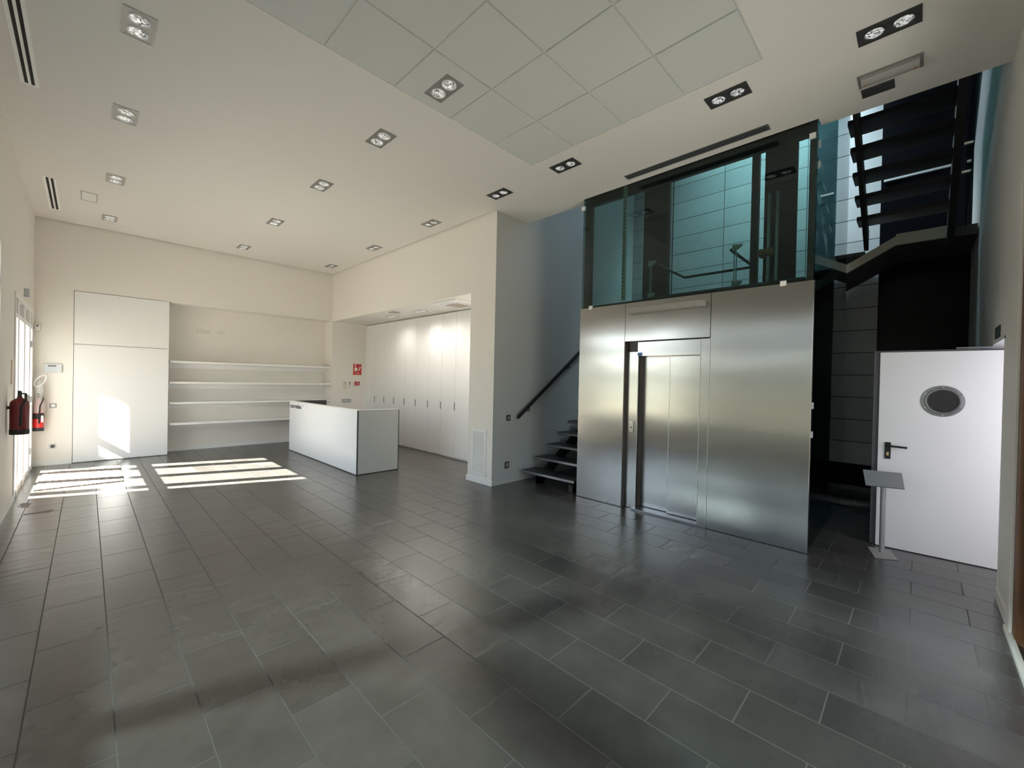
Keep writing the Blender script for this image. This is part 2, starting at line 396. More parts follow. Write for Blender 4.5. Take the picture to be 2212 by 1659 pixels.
MB().box(BDX1, BDX1+0.09, YR, YR+0.018, 0.0, BDZ+0.09).box(BDX0, BDX1, YR, YR+0.018, BDZ, BDZ+0.09).build('casing', 'paint', d3, bevel=0.004)
# doorway lining
struct('trim_1', MB().box(RDX0, RDX0+0.02, YR-0.13, YR+0.003, 0, RDZ).box(RDX0, RDX1, YR-0.13, YR+0.003, RDZ-0.02, RDZ), 'alu')

# strip window in the left wall (to the left of and behind the camera)
wn = sroot('window_1', (XL-0.08, 1.4, WZ0))
f = MB()
for yy in (WY0, 1.36, 2.887, 4.35, 5.5, WY1):
    a = 0.03 if yy not in (2.887,) else 0.07
    f.box(XL-0.11, XL-0.03, max(yy-a, WY0), min(yy+a, WY1), WZ0, WZ1)
for zz in (WZ0, 1.745, 2.49, WZ1):
    a = 0.07 if zz in (1.745, 2.49) else 0.03
    f.box(XL-0.11, XL-0.03, WY0, WY1, max(zz-a, WZ0), min(zz+a, WZ1))
f.build('window_frame', 'alu', wn)
B(XL-0.072, XL-0.066, WY0, 4.35, WZ0, WZ1).build('glass_pane', 'dimglass', wn)
B(XL-0.072, XL-0.066, 4.351, WY1, WZ0, WZ1).build('glass_pane', 'glass', wn)

# ---------------------------------------------------------------- entrance (left wall)
d = sroot('door_1', (XL-0.06, 9.07, 0))
f = MB(); x0, x1 = XL-0.09, XL+0.012
GL = [(7.93, 8.115), (8.28, 8.85), (9.02, 9.60), (9.80, 10.07)]
edges = [DY0] + [v for g_ in GL for v in g_] + [DY1]
for i in range(0, len(edges), 2): f.box(x0, x1, edges[i], edges[i+1], 0, DZ)
for a, b in GL:
    f.box(x0, x1, a, b, 2.25, 2.31); f.box(x0, x1, a, b, 2.50, DZ)
    f.box(x0+0.01, x1-0.01, a, b, 0, 0.09); f.box(x0+0.02, x1-0.02, a, b, 0.97, 1.07)
f.build('door_frame', 'alu', d)
for a, b in GL:
    B(XL-0.045, XL-0.039, a, b, 0.09, 2.25).build('glass_pane', 'glass', d)
    B(XL-0.045, XL-0.039, a, b, 2.31, 2.50).build('transom_pane', 'white', d)
for yy in (8.90, 8.97):
    h = MB(); h.tube([(XL+0.012,yy,1.0),(XL+0.05,yy,1.0),(XL+0.05,yy,1.25),(XL+0.012,yy,1.25)], 0.009, 8).build('door_handle', 'chrome', d, smooth=True)
for zz in (0.35, 1.15, 2.0):
    MB().tube([(XL+0.02, 9.78, zz-0.05), (XL+0.02, 9.78, zz+0.05)], 0.014, 10).build('hinge', 'lgrey', d, smooth=True)
tag(B(XL+0.001, XL+0.012, 7.60, 7.74, 1.43, 1.72).build('notice_sign', 'signwhite', bevel=0.002), 'thin cream notice plate on the left wall before the glass entrance', 'sign')
tag(B(XL+0.001, XL+0.05, 8.92, 9.06, 2.62, 2.74).build('motion_detector', 'lgrey', bevel=0.006), 'small grey sensor box on the wall over the glass entrance door', 'sensor')
m_ = root('door_mat', (-0.035, 9.03, 0), 'brown speckled coir mat lying inside the glass entrance', 'mat')
MB().prism([(-0.46,9.65,0.001),(0.405,9.80,0.001),(0.39,8.31,0.001),(-0.475,8.35,0.001)], (0,0,0.014)).build('pile', 'mat', m_)
MB().prism([(-0.475,9.665,0.001),(0.42,9.815,0.001),(0.405,9.80,0.001),(-0.46,9.65,0.001)], (0,0,0.012)).build('rubber_edge', 'rubber', m_)
MB().prism([(0.405,9.80,0.001),(0.42,9.815,0.001),(0.405,8.295,0.001),(0.39,8.31,0.001)], (0,0,0.012)).build('rubber_edge', 'rubber', m_)

# fire extinguishers
def extinguisher(name, x, y, zb, r, h, body, label, wrapped=False):
    e = root(name, (x, y, zb), label, 'fire extinguisher')
    MB().lathe([(r*0.96,0.03),(r,0.04),(r,h-0.05),(r*0.9,h-0.025),(r*0.55,h),(0.022,h+0.012),(0.02,h+0.03)], (x,y,zb), 'z', 28).build('cylinder', body, e, smooth=True)
    MB().lathe([(r*0.98,0.0),(r*1.03,0.006),(r*1.03,0.055),(r*0.98,0.06)], (x,y,zb), 'z', 28).build('base_ring', 'rubber', e, smooth=True)
    v = MB(); v.tube([(x,y,zb+h+0.02),(x,y,zb+h+0.085)], 0.017, 10); v.tube([(x,y-0.0,zb+h+0.06),(x+0.045,y,zb+h+0.06)], 0.008, 8)
    vb = v.build('valve', 'dark', e, smooth=True)
    v = MB(); v.box(x-0.012,x+0.012,y-0.075,y+0.03,zb+h+0.085,zb+h+0.095); v.box(x-0.01,x+0.01,y-0.07,y+0.0,zb+h+0.045,zb+h+0.053)
    v.build('lever', 'dark', e)
    MB().tube([(x+0.045,y,zb+h+0.06),(x+0.05,y-r*0.8,zb+h-0.01),(x+0.02,y-r-0.010,zb+h*0.8),(x+0.015,y-r-0.012,zb+h*0.5),(x+0.012,y-r-0.012,zb+h*0.25)], 0.010, 8).build('hose', 'rubber', e, smooth=True)
    B(XL+0.001, x-r*0.6, y-0.02, y+0.02, zb+h*0.72, zb+h*0.80).build('wall_mount', 'dark', e)
    return e
e1 = extinguisher('fire_extinguisher', -0.527, 7.28, 0.872, 0.075, 0.40, 'maroon', 'dark red fire extinguisher on the left wall in front of the entrance frame')
B(-0.53, -0.524, 7.2035, 7.2055, 0.905, 0.93).build('round_label', 'cream', e1)
e2 = extinguisher('fire_extinguisher', -0.548, 10.33, 0.605, 0.0625, 0.52, 'red', 'bright red fire extinguisher wrapped in clear film in the corner by the entrance')
MB().lathe([(0.066,0.20),(0.067,0.25),(0.066,0.29)], (-0.548,10.33,0.605), 'z', 24).build('black_band', 'rubber', e2, smooth=True)
B(-0.515, -0.49, 10.262, 10.27, 0.75, 0.86).build('paper_tag', 'white', e2)
MB().lathe([(0.068,0.30),(0.078,0.40),(0.070,0.5),(0.05,0.58),(0.065,0.68),(0.06,0.80),(0.02,0.86)], (-0.545,10.33,0.605), 'z', 18).build('plastic_wrap', 'film', e2, smooth=True)
pts = []
for k in range(25):
    a = 2*math.pi*k/24
    pts.append((-0.53+0.062*math.cos(a), 10.27+0.03*math.cos(a), 1.43+0.075*math.sin(a)+0.055*math.cos(a)))
MB().tube(pts, 0.008, 8).build('hose_loop', 'white', e2, smooth=True)
# floor stains by the entrance
for (cx, cy, rx, ry, lb) in ((-0.49,7.55,0.07,0.14,'brown stain on the slate floor right at the entrance sill'), (-0.34,7.05,0.13,0.07,'brown streaky stain on the slate floor, nearer than the one at the sill')):
    st = MB().prism([(cx+rx*math.cos(a)*random.uniform(.35,1.2), cy+ry*math.sin(a)*random.uniform(.35,1.2), 0.0003) for a in [2*math.pi*i/30 for i in range(30)]], (0,0,0.0008))
    tag(st.build('floor_stain', 'stain'), lb, 'stain')

# ---------------------------------------------------------------- items on the left part of the back wall
def wallbox(name, x0,x1,z0,z1, dep, mat, label, cat, y=YB, bevel=0.004):
    r = root(name, ((x0+x1)/2, y, z0), label, cat)
    B(x0,x1,y-dep,y-0.001,z0,z1).build('housing', mat, r, bevel=bevel); return r
r = wallbox('motion_detector', -0.61,-0.545, 2.255,2.37, 0.05, 'white', 'small white motion detector high in the corner beside the entrance', 'sensor')
B(-0.59,-0.565,YB-0.053,YB-0.049,2.33,2.35).build('lens', 'dark', r)
r = wallbox('control_unit', -0.50,-0.295, 1.57,1.71, 0.045, 'lgrey', 'pale wall mounted control panel with dark display left of the tall white panels', 'control panel')
B(-0.455,-0.36,YB-0.048,YB-0.044,1.672,1.69).build('display', 'dark', r)
B(-0.49,-0.305,YB-0.0009,YB-0.0001,1.58,1.70).build('mount_plate', 'grey', r)
r = wallbox('light_switch', -0.435,-0.352, 0.968,1.045, 0.01, 'grey', 'grey framed light switch on the back wall below the control panel', 'switch', bevel=0.002)
B(-0.415,-0.372,YB-0.016,YB-0.009,0.985,1.03).build('rocker', 'white', r)
r = wallbox('power_socket', -0.435,-0.352, 0.275,0.36, 0.01, 'lgrey', 'round power socket low on the back wall beneath the grey switch', 'socket', bevel=0.002)
MB().lathe([(0.026,-0.002),(0.028,0.0),(0.02,0.006)], (-0.393,YB-0.016,0.317), 'y', 20).build('plug_hole', 'dark', r, smooth=True)

# tall flush cupboard on the back wall
c = root('flush_cupboard', (0.48, YB, 0), 'large flush white cupboard of two panels left of the shelf niche', 'cupboard')
B(-0.162, NX0-0.021, YB+0.03, 11.0, 0.0, 2.995).build('carcass', 'cab', c)
B(-0.158, NX0-0.022, YB-0.012, YB+0.028, 0.012, 2.068).build('door', 'cab', c, bevel=0.0015)
B(-0.158, NX0-0.022, YB-0.012, YB+0.028, 2.078, 2.992).build('door', 'cab', c, bevel=0.0015)
# shelves
sh_names = ['topmost of the four long white shelves in the wall niche', 'second long white shelf from the top in the wall niche', 'third long white shelf from the top in the niche, level with the desk top', 'lowest of the four long white shelves in the wall niche']
for zt, lb in zip((1.852, 1.436, 1.028, 0.612), sh_names):
    r = root('wall_shelf', (2.7, 10.7, zt-0.05), lb, 'shelf', 'long shelves in the niche')
    B(NX0+0.004, NX1-0.004, YB+0.06, NYB-0.002, zt-0.045, zt).build('board', 'cab', r, bevel=0.002)
    B(NX0+0.004, NX1-0.004, NYB-0.05, NYB-0.002, zt-0.145, zt-0.046).build('cleat', 'cab', r)
t = text_mesh('ghost_lettering', 'COSE', 0.11, 'ghost', (1.605, NYB-0.0015, 2.47), (1,0,0), (0,0,1), None, 0.92)
tag(t, 'faint ghost letters C O S E left on the niche wall above the shelves', 'lettering')
t = text_mesh('ghost_lettering', 'NO', 0.11, 'ghost', (1.975, NYB-0.0015, 2.47), (1,0,0), (0,0,1), None, 0.85)
tag(t, 'faint ghost letters N O on the niche wall, right of the other ghost letters', 'lettering')

# ---------------------------------------------------------------- reception desk
DX0, DX1, DYA, DYB_, DT = 3.08, 3.845, 6.50, 9.73, 1.062
r = root('reception_desk', (3.4, 8.1, 0), 'white glossy reception desk with dark edges standing before the cupboards', 'desk')
B(DX0, DX0+0.012, DYA+0.022, DYB_-0.006, 0.012, DT-0.006).build('front_panel', 'desk', r, bevel=0.002)
B(DX0+0.0125, DX0+0.09, DYA+0.012, DYB_-0.002, 0.004, DT-0.008).build('front_core', 'desk_end', r)
B(DX0+0.006, DX0+0.09, DYA+0.013, DYB_-0.004, DT-0.0078, DT).build('top_edge', 'white', r)
B(DX0+0.004, DX1, DYA+0.011, DYA+0.060, 0.004, DT-0.008).build('end_core', 'desk_dark', r)
B(DX0+0.022, DX1-0.022, DYA, DYA+0.0105, 0.014, DT-0.014).build('end_panel', 'desk_end', r)
B(DX0+0.0905, DX1, DYA+0.0135, DYA+0.060, DT-0.0078, DT).build('top_edge', 'white', r)
B(DX0+0.0905, DX1, DYB_-0.05, DYB_-0.002, 0.004, DT).build('far_end_panel', 'desk_dark', r)
B(DX0+0.0905, DX1-0.05, DYA+0.0605, DYB_-0.0505, 0.71, 0.74).build('worktop', 'desk_dark', r)
text_mesh('lettering', 'cosentino', 0.115, 'ink', (DX0-0.0012, 9.675, 0.925), (0,-1,0), (0,0,1), r, 1.42, 0.0008, offset=0.004)
MB().tube([(DX0-0.001,8.915,1.0),(DX0+0.0,8.915,1.0)], 0.012, 12).build('lettering', 'ink', r)

# ---------------------------------------------------------------- cupboards in the recess
CX = 5.17
ordn = ['first white full height cupboard, in the corner beside the red sign', 'second white full height cupboard counting from the red sign corner', 'third white full height cupboard counting from the red sign corner', 'fourth white full height cupboard counting from the red sign corner', 'fifth white full height cupboard, middle of the row behind the desk', 'sixth white full height cupboard, fourth counting back from the grille pier', 'seventh white full height cupboard, third counting back from the grille pier', 'eighth white full height cupboard, second counting back from the grille pier', 'ninth white full height cupboard, half hidden by the pier with the grille']
yb = [10.45, 9.964, 9.49, 9.012, 8.54, 8.073, 7.588, 7.112, 6.645, 6.17]
for k in range(9):
    y1, y0 = yb[k], yb[k+1]
    r = root('tall_cupboard', (CX+0.2, (y0+y1)/2, 0), ordn[k], 'cupboard', 'tall cupboards in the recess')
    B(CX+0.022, 5.74, y0+0.001, y1-0.001, 0.0, 2.965).build('carcass', 'cab', r)
    dr = B(CX, CX+0.02, y0+0.003, y1-0.003, 0.03, 2.955).build('door', 'cab', r, bevel=0.0015)
    if k < 8:
        B(CX-0.004, CX+0.004, y0+0.003, y0+0.03, 0.98, 1.13).build('handle', 'grey', dr)
struct('trim_2', B(CX+0.003, 5.74, 5.15, 6.168, 0.0, 2.965), 'cab')
struct('trim_3', B(CX+0.0, CX+0.02, 10.452, YB, 0.0, 2.965), 'cab')

# items on the wall with the red sign
r = root('fire_alarm_sign', (4.95, YB, 1.65), 'red fire alarm sign with a white hand and flames beside the cupboards', 'sign')
y = YB
B(4.822,5.066,y-0.003,y-0.001,1.650,1.955).build('border', 'signwhite', r)
B(4.832,5.056,y-0.005,y-0.0031,1.660,1.945).build('panel', 'signred', r)
def poly(pts, yy, d=0.001): return MB().prism([(px, yy, pz) for px, pz in pts], (0,-d,0))
hand = [(4.868,1.80),(4.862,1.845),(4.872,1.853),(4.885,1.850),(4.884,1.895),(4.888,1.90),(4.897,1.90),(4.90,1.895),(4.90,1.852),(4.935,1.848),(4.948,1.838),(4.946,1.79),(4.935,1.765),(4.89,1.765),(4.862,1.745),(4.858,1.752)]
poly(hand, y-0.0051).build('hand_symbol', 'signwhite', r)
MB().lathe([(0.02,-0.001),(0.02,0.0)], (4.890,y-0.0051,1.918), 'y', 16).build('button_symbol', 'signwhite', r)
for px, pz in ((4.985,1.765),(5.0,1.80),(5.012,1.835)):
    poly([(px-0.012,pz),(px-0.016,pz+0.02),(px-0.004,pz+0.035),(px-0.002,pz+0.055),(px+0.012,pz+0.04),(px+0.02,pz+0.045),(px+0.02,pz+0.015),(px+0.012,pz)], y-0.0051).build('flame_symbol', 'signwhite', r)
text_mesh('lettering', 'Pulsador', 0.030, 'signwhite', (4.944, y-0.0053, 1.714), (1,0,0), (0,0,1), r, 1.1, 0.0004, 'CENTER')
text_mesh('lettering', 'de alarma', 0.030, 'signwhite', (4.944, y-0.0053, 1.68), (1,0,0), (0,0,1), r, 1.1, 0.0004, 'CENTER')
r = wallbox('remote_control', 4.578,4.648,1.305,1.482,0.03,'cream','cream remote control in a wall holder left of the thermostat','remote control')
MB().lathe([(0.018,-0.002),(0.018,0.003)], (4.617,y-0.031,1.455), 'y', 14).build('sensor_window', 'grey', r)
r = wallbox('thermostat', 4.69,4.815,1.381,1.49,0.025,'white','white thermostat between the cream remote and the red alarm button','thermostat')
B(4.71,4.756,y-0.028,y-0.024,1.40,1.478).build('display', 'grey', r)
r = wallbox('alarm_button', 4.878,4.995,1.392,1.486,0.05,'signred','red break glass alarm button box below the red sign','alarm button')
B(4.905,4.97,y-0.053,y-0.049,1.415,1.462).build('press_plate', 'grey', r)
r = wallbox('switch_plate', 4.555,4.787,0.948,1.037,0.012,'grey','grey triple switch plate low on the wall behind the desk','switch', bevel=0.002)
for q in (4.575, 4.645, 4.715): B(q, q+0.055, y-0.018, y-0.011, 0.963, 1.022).build('rocker', 'lgrey', r)

# ventilation grille on the pier
r = root('ventilation_grille', (XF, 4.87, 0.12), 'white louvred ventilation grille low on the pier beside the stairs', 'grille')
g = MB(); y0, y1, z0, z1 = 4.706, 5.037, 0.118, 0.838
g.box(XF-0.014, XF-0.001, y0, y0+0.035, z0, z1); g.box(XF-0.014, XF-0.001, y1-0.035, y1, z0, z1)
g.box(XF-0.014, XF-0.001, y0+0.035, y1-0.035, z0, z0+0.035); g.box(XF-0.014, XF-0.001, y0+0.035, y1-0.035, z1-0.035, z1)
g.build('frame', 'white', r)
B(XF-0.003, XF-0.001, y0+0.035, y1-0.035, z0+0.035, z1-0.035).build('backing', 'grey', r)
s = MB(); nl = 26
for i in range(nl):
    zz = z0+0.045 + (z1-z0-0.09)*i/(nl-1)
    s.prism([(XF-0.003,y0+0.035,zz+0.009),(XF-0.012,y0+0.035,zz-0.006),(XF-0.012,y0+0.035,zz-0.009),(XF-0.003,y0+0.035,zz+0.006)], (0,y1-y0-0.07,0))
s.build('louvres', 'white', r)
# switches on the dark stair wall
def sideplate(x0,x1,z0,z1,name,label,cat):
    r = root(name, ((x0+x1)/2, 4.57, z0), label, cat)
    B(x0,x1,4.558,4.569,z0,z1).build('plate', 'dark', r, bevel=0.002)
    B(x0+0.018,x1-0.018,4.553,4.559,z0+0.018,z1-0.018).build('rocker', 'fixture', r)
sideplate(4.562,4.648,0.974,1.062,'light_switch','dark light switch on the shaded stair wall below the handrail','switch')
sideplate(4.548,4.640,0.235,0.335,'power_socket','dark power socket low on the shaded stair wall','socket')

# ---------------------------------------------------------------- downlights
def downlight(loc, frame_mat, ring_mat, label, along='y', L=0.34, W=0.185, group='twin downlights in the ceiling'):
    r = root('twin_downlight', loc, label, 'downlight', group); x, yy, z = loc
    f = MB()
    hx, hy = (W/2, L/2) if along == 'y' else (L/2, W/2)
    # frame border, cross bar and dark plate
    f.box(x-hx,x+hx,yy-hy,yy-hy+0.014,z-0.006,z-0.0005); f.box(x-hx,x+hx,yy+hy-0.014,yy+hy,z-0.006,z-0.0005)
    f.box(x-hx,x-hx+0.014,yy-hy+0.014,yy+hy-0.014,z-0.006,z-0.0005); f.box(x+hx-0.014,x+hx,yy-hy+0.014,yy+hy-0.014,z-0.006,z-0.0005)
    f.build('frame', frame_mat, r)
    B(x-hx+0.014,x+hx-0.014,yy-hy+0.014,yy+hy-0.014,z-0.0035,z-0.0005).build('plate', frame_mat, r)
    for s_ in (-1, 1):
        cx, cy = (x, yy+s_*0.077) if along == 'y' else (x+s_*0.077, yy)
        ring = MB().lathe([(0.064,-0.0036),(0.063,-0.010),(0.058,-0.012),(0.055,-0.0045)], (cx,cy,z), 'z', 24).build('lamp', ring_mat, r, smooth=True)
        prof = [(0.0545,-0.0055),(0.050,-0.008),(0.040,-0.010),(0.028,-0.0125),(0.016,-0.0145),(0.006,-0.0155)]
        MB().lathe(prof, (cx,cy,z), 'z', 9).build('reflector', 'lampmetal', ring)
    return r
def row(proto, x, ys, labels, z=ZC):
    for yy, lb in zip(ys, labels):
        if proto[0] is None: proto[0] = downlight((x, yy, z), proto[1], proto[2], lb)
        else: dup(proto[0], (x, yy, z), lb)
row([None,'fixture_light','lampring'], 0.243, (4.15,5.67,7.64,9.63), ['pale twin downlight nearest the camera in the row along the left wall', 'second twin downlight in the row along the left wall', 'third twin downlight in the row along the left wall, beside the grey hatch', 'farthest twin downlight in the left row, near the back wall'])
row([None,'fixture','lampring'], 2.165, (3.03,4.15,5.74,7.69,9.68), ['twin downlight set into a square ceiling tile', 'twin downlight of the middle row just beyond the ceiling tiles', 'third twin downlight of the middle row, in the plain ceiling', 'fourth twin downlight of the middle row, next to last before the back wall', 'last twin downlight of the middle row, in front of the shelf niche'])
row([None,'fixture_dark','fixture_dark'], 3.917, (0.204,1.254,3.03,4.143), ['dark twin downlight closest to the right wall, beside the emergency light', 'dark twin downlight between the tile bay and the long slot vent', 'dark twin downlight by the far corner of the ceiling tile bay', 'dark twin downlight in front of the pier by the stairs'])
row([None,'fixture','fixture'], 3.917, (5.76,7.69,9.735), ['twin downlight above the desk end nearest the pier', 'twin downlight above the middle of the desk by the cupboard recess', 'twin downlight in the inner corner of ceiling above the red sign'])
p = [None,'fixture_light','lampring']
row(p, 4.765, (8.42,7.31), ['twin downlight in the low recess ceiling, behind the small grey speaker', 'twin downlight in the low recess ceiling between speaker and air unit'], 2.98)
r = root('recess_speaker', (4.50,7.90,2.98), 'small grey square grille in the low recess ceiling over the cupboards', 'speaker')
B(4.42,4.58,7.80,8.0,2.970,2.9795).build('frame', 'fixture', r); B(4.435,4.565,7.815,7.985,2.967,2.9695).build('mesh_cover', 'fixture_light', r)
r = root('cassette_air_conditioner', (4.77,6.05,2.98), 'white square cassette air conditioner in the recess ceiling by the pier', 'air conditioner')
B(4.40,5.10,5.70,6.42,2.955,2.9795).build('panel', 'white', r, bevel=0.006)
B(4.58,4.92,5.89,6.23,2.950,2.956).build('intake_grille', 'intake', r)
for a in ((4.56,4.94,6.29,6.33),(4.56,4.94,5.77,5.81)): B(*a,2.9515,2.9555).build('air_flap', 'lgrey', r)
for a in ((4.47,4.51,5.86,6.26),(4.99,5.03,5.86,6.26)): B(*a,2.9515,2.9555).build('air_flap', 'lgrey', r)

# linear vents, hatches, emergency light
def slot_vent(x0,x1,y0,y1,z,frame,label,n=2):
    r = root('slot_vent', ((x0+x1)/2,(y0+y1)/2,z), label, 'air vent')
    W = x1-x0; f = MB(); b_ = W*0.16; 
    f.box(x0,x1,y0,y0+0.02,z-0.006,z-0.0005); f.box(x0,x1,y1-0.02,y1,z-0.006,z-0.0005)
    bars = [(x0,x0+W*0.22),(x0+W*0.42,x0+W*0.58),(x0+W*0.78,x1)]
    for a,b in bars: f.box(a,b,y0+0.02,y1-0.02,z-0.006,z-0.0005)
    f.build('frame', frame, r)
    for a,b in ((x0+W*0.22,x0+W*0.42),(x0+W*0.58,x0+W*0.78)): B(a,b,y0+0.02,y1-0.02,z-0.002,z-0.0005).build('slot', 'slot', r)
slot_vent(-0.43,-0.32,2.9,5.72,ZC,'vent_white','long white slot vent at the left ceiling edge, cut by the frame')
slot_vent(-0.43,-0.305,8.22,9.78,ZC,'vent_white','short white slot vent in the ceiling corner above the entrance')
slot_vent(4.60,4.71,1.10,2.648,ZC,'plinth','long grey slot vent in the ceiling beside the glass lift shaft')
r = root('ceiling_hatch', (0.0,8.70,ZC), 'small grey framed hatch in the ceiling near the entrance vent', 'hatch')
f = MB(); f.box(-0.085,0.09,8.49,8.51,ZC-0.005,ZC-0.0005).box(-0.085,0.09,8.90,8.92,ZC-0.005,ZC-0.0005).box(-0.085,-0.07,8.51,8.90,ZC-0.005,ZC-0.0005).box(0.075,0.09,8.51,8.90,ZC-0.005,ZC-0.0005)
f.build('frame', 'fixture_light', r); B(-0.07,0.075,8.51,8.90,ZC-0.003,ZC-0.0005).build('cover', 'tee', r)
r = root('ceiling_hatch', (0.38,10.1,ZC), 'faint white cover plate in the ceiling close to the back wall', 'hatch')
B(0.225,0.53,9.98,10.22,ZC-0.004,ZC-0.0005).build('cover', 'ceiling', r, bevel=0.001)
r = root('emergency_light', (4.48,0.22,ZC), 'grey recessed emergency light with curved cover near the right wall', 'emergency light')
f = MB(); f.box(4.385,4.575,0.025,0.045,ZC-0.008,ZC-0.0005).box(4.385,4.575,0.395,0.415,ZC-0.008,ZC-0.0005).box(4.385,4.405,0.045,0.395,ZC-0.008,ZC-0.0005)
f.build('frame', 'fixture', r)
pts = []
for i in range(9):
    t_ = i/8; pts.append((4.42+0.15*t_, 0.046, ZC-0.002-0.045*math.sin(math.pi*(0.15+0.85*t_))))
MB().prism(pts+[(4.57,0.046,ZC-0.0006),(4.42,0.046,ZC-0.0006)], (0,0.348,0)).build('cover', 'fixture_light', r, smooth=True)
for yy in (0.075,0.365): B(4.47,4.482,yy-0.006,yy+0.006,ZC-0.052,ZC-0.04).build('indicator', 'orange', r)
tag(B(4.605,4.735,0.195,0.405,ZC-0.012,ZC-0.0005).build('ceiling_cover_plate', 'fixture_dark', bevel=0.002), 'dark rectangular plate in the ceiling next to the emergency light', 'cover plate')

# ---------------------------------------------------------------- lift
LY0, LY1, LZ = 0.73, 3.412, 2.62
X0 = XLIFT
L = root('elevator', (5.6, 2.07, 0), 'brushed steel and teal glass lift shaft between the two stair flights', 'elevator')
B(X0, X0+0.06, 2.714, LY1, 0.004, LZ).build('front_panel', 'steel', L, bevel=0.0015)
B(X0, X0+0.06, LY0, 1.660, 0.004, LZ).build('front_panel', 'steel', L, bevel=0.0015)
B(X0, X0+0.06, 1.6655, 2.7105, 2.132, LZ).build('header_panel', 'steel', L, bevel=0.0015)
B(X0+0.061, X0+0.07, 1.64, 2.74, 2.0, LZ).build('joint_backing', 'dark', L)
B(X0+0.002, X0+0.17, 2.7, 2.7105, 0.004, 2.12).build('jamb_return', 'brownsteel', L)
B(X0+0.062, X0+0.10, 2.551, 2.699, 0.004, 2.125).build('jamb', 'steel', L, bevel=0.0015)
B(X0+0.101, X0+0.19, 2.541, 2.5505, 0.004, 2.125).build('jamb_return', 'brownsteel', L)
B(X0+0.004, X0+0.16, 1.6655, 1.762, 0.004, 2.118).build('jamb', 'steel', L, bevel=0.0015)
B(X0+0.022, X0+0.16, 1.767, 2.5405, 1.942, 2.118).build('door_header', 'steel', L, bevel=0.0015)
B(X0+0.175, X0+0.205, 2.13, 2.5405, 0.026, 1.98).build('door_leaf', 'steel', L, bevel=0.001)
lf2 = B(X0+0.13, X0+0.16, 1.767, 2.165, 0.026, 1.9405).build('door_leaf', 'steel', L, bevel=0.001)
B(X0+0.1285, X0+0.16, 2.1655, 2.169, 0.026, 1.9405).build('edge_strip', 'edge', lf2)
for q in (1.7635, 1.6625): B(X0-0.0005, X0+0.05, q, q+0.003, 0.03, 2.118 if q > 1.7 else 2.125).build('edge_strip', 'edge', L)
B(X0+0.0605, X0+0.064, 2.5475, 2.5508, 0.004, 2.118).build('edge_strip', 'edge', L)
B(X0+0.0, X0+0.21, 1.6655, 2.5745, 0.002, 0.02).build('sill', 'nosing', L)
B(X0+0.215, X0+0.23, 1.60, 2.75, 0.0, 2.4).build('shaft_backing', 'black', L)
B(X0+0.018, X0+0.0215, 2.478, 2.538, 1.944, 1.985).build('sticker', 'blue', L)
# button plate
pl = []
for k in range(24):
    a = 2*math.pi*k/24; pl.append((X0+0.0615, 2.622+0.030*math.cos(a), (1.085 if math.sin(a) >= 0 else 1.0)+0.030*math.sin(a)))
bp = MB().prism(pl, (-0.012,0,0)).build('button_plate', 'chrome', L, label='oval silver call button plate')
MB().lathe([(0.014,0.0),(0.014,-0.004),(0.009,-0.006)], (X0+0.0493,2.622,1.075), 'x', 16).build('call_button', 'white', bp)
B(X0+0.047, X0+0.0494, 2.610, 2.634, 1.03, 1.04).build('key_slot', 'dark', bp)
# light bar over the door
lb_ = B(X0-0.085, X0-0.001, 1.72, 2.655, 2.475, 2.54).build('light_bar', 'barcover', L, bevel=0.003, label='grey horizontal light bar above the lift door')
# glass
B(X0+0.012, X0+0.022, LY0+0.01, LY1-0.01, LZ+0.002, 6.9).build('front_glass', 'teal', L)
B(X0+0.07, 7.25, LY0+0.01, LY0+0.02, 0.01, 6.9).build('side_glass', 'tealdark', L)
# corner posts and frame
MB().box(X0+0.07,X0+0.16,3.325,3.41,0.01,6.9).build('corner_post','brownsteel',L)
MB().box(X0+0.07,X0+0.16,LY0+0.022,LY0+0.075,0.01,6.9).build('corner_post','brownsteel',L)
MB().box(7.16,7.25,LY0+0.022,LY0+0.075,0.01,6.9).build('corner_post','darksteel',L)
MB().box(7.16,7.25,3.325,3.41,0.01,6.9).build('corner_post','darksteel',L)
B(X0+0.075, X0+0.15, LY0+0.077, 3.32, 4.06, 4.45).build('ring_beam', 'darksteel', L)
B(X0+0.07, X0+0.08, LY0+0.077, 3.32, 2.55, 2.66).build('base_rail', 'darksteel', L)
r_ = B(X0+0.06, X0+0.085, 2.765, 2.815, LZ+0.06, 6.6).build('perforated_rail', 'cream', L)
h = MB()
for i in range(36): h.box(X0+0.0575, X0+0.0595, 2.783, 2.797, LZ+0.09+i*0.05, LZ+0.112+i*0.05)
h.build('rail_holes', 'dark', r_)
B(6.10, 6.14, 2.735, 3.14, 2.0, 6.9).build('guide_panel', 'darksteel', L)
B(6.05, 6.11-0.012, 2.70, 2.74, 2.0, 6.9).build('guide_rail', 'brownsteel', L)
B(6.10, 6.14, 1.12, 1.475, 2.0, 6.9).build('guide_panel', 'darksteel', L)
B(6.05, 6.12, 1.53, 1.615, 2.0, 6.9).build('guide_rail', 'brownsteel', L)
mc = B(5.85, 6.0, 1.30, 1.47, 3.22, 3.30).build('machine_unit', 'orange', L)
for q in (1.27, 1.36): B(5.9, 5.95, q, q+0.03, 2.8, 4.0).build('machine_strut', 'bar', L)
for yy in (3.25, 3.15): MB().tube([(7.0, yy-0.08, 2.75), (7.0, yy-0.08, 6.9)], 0.010, 6).build('lift_cable', 'darksteel', L)
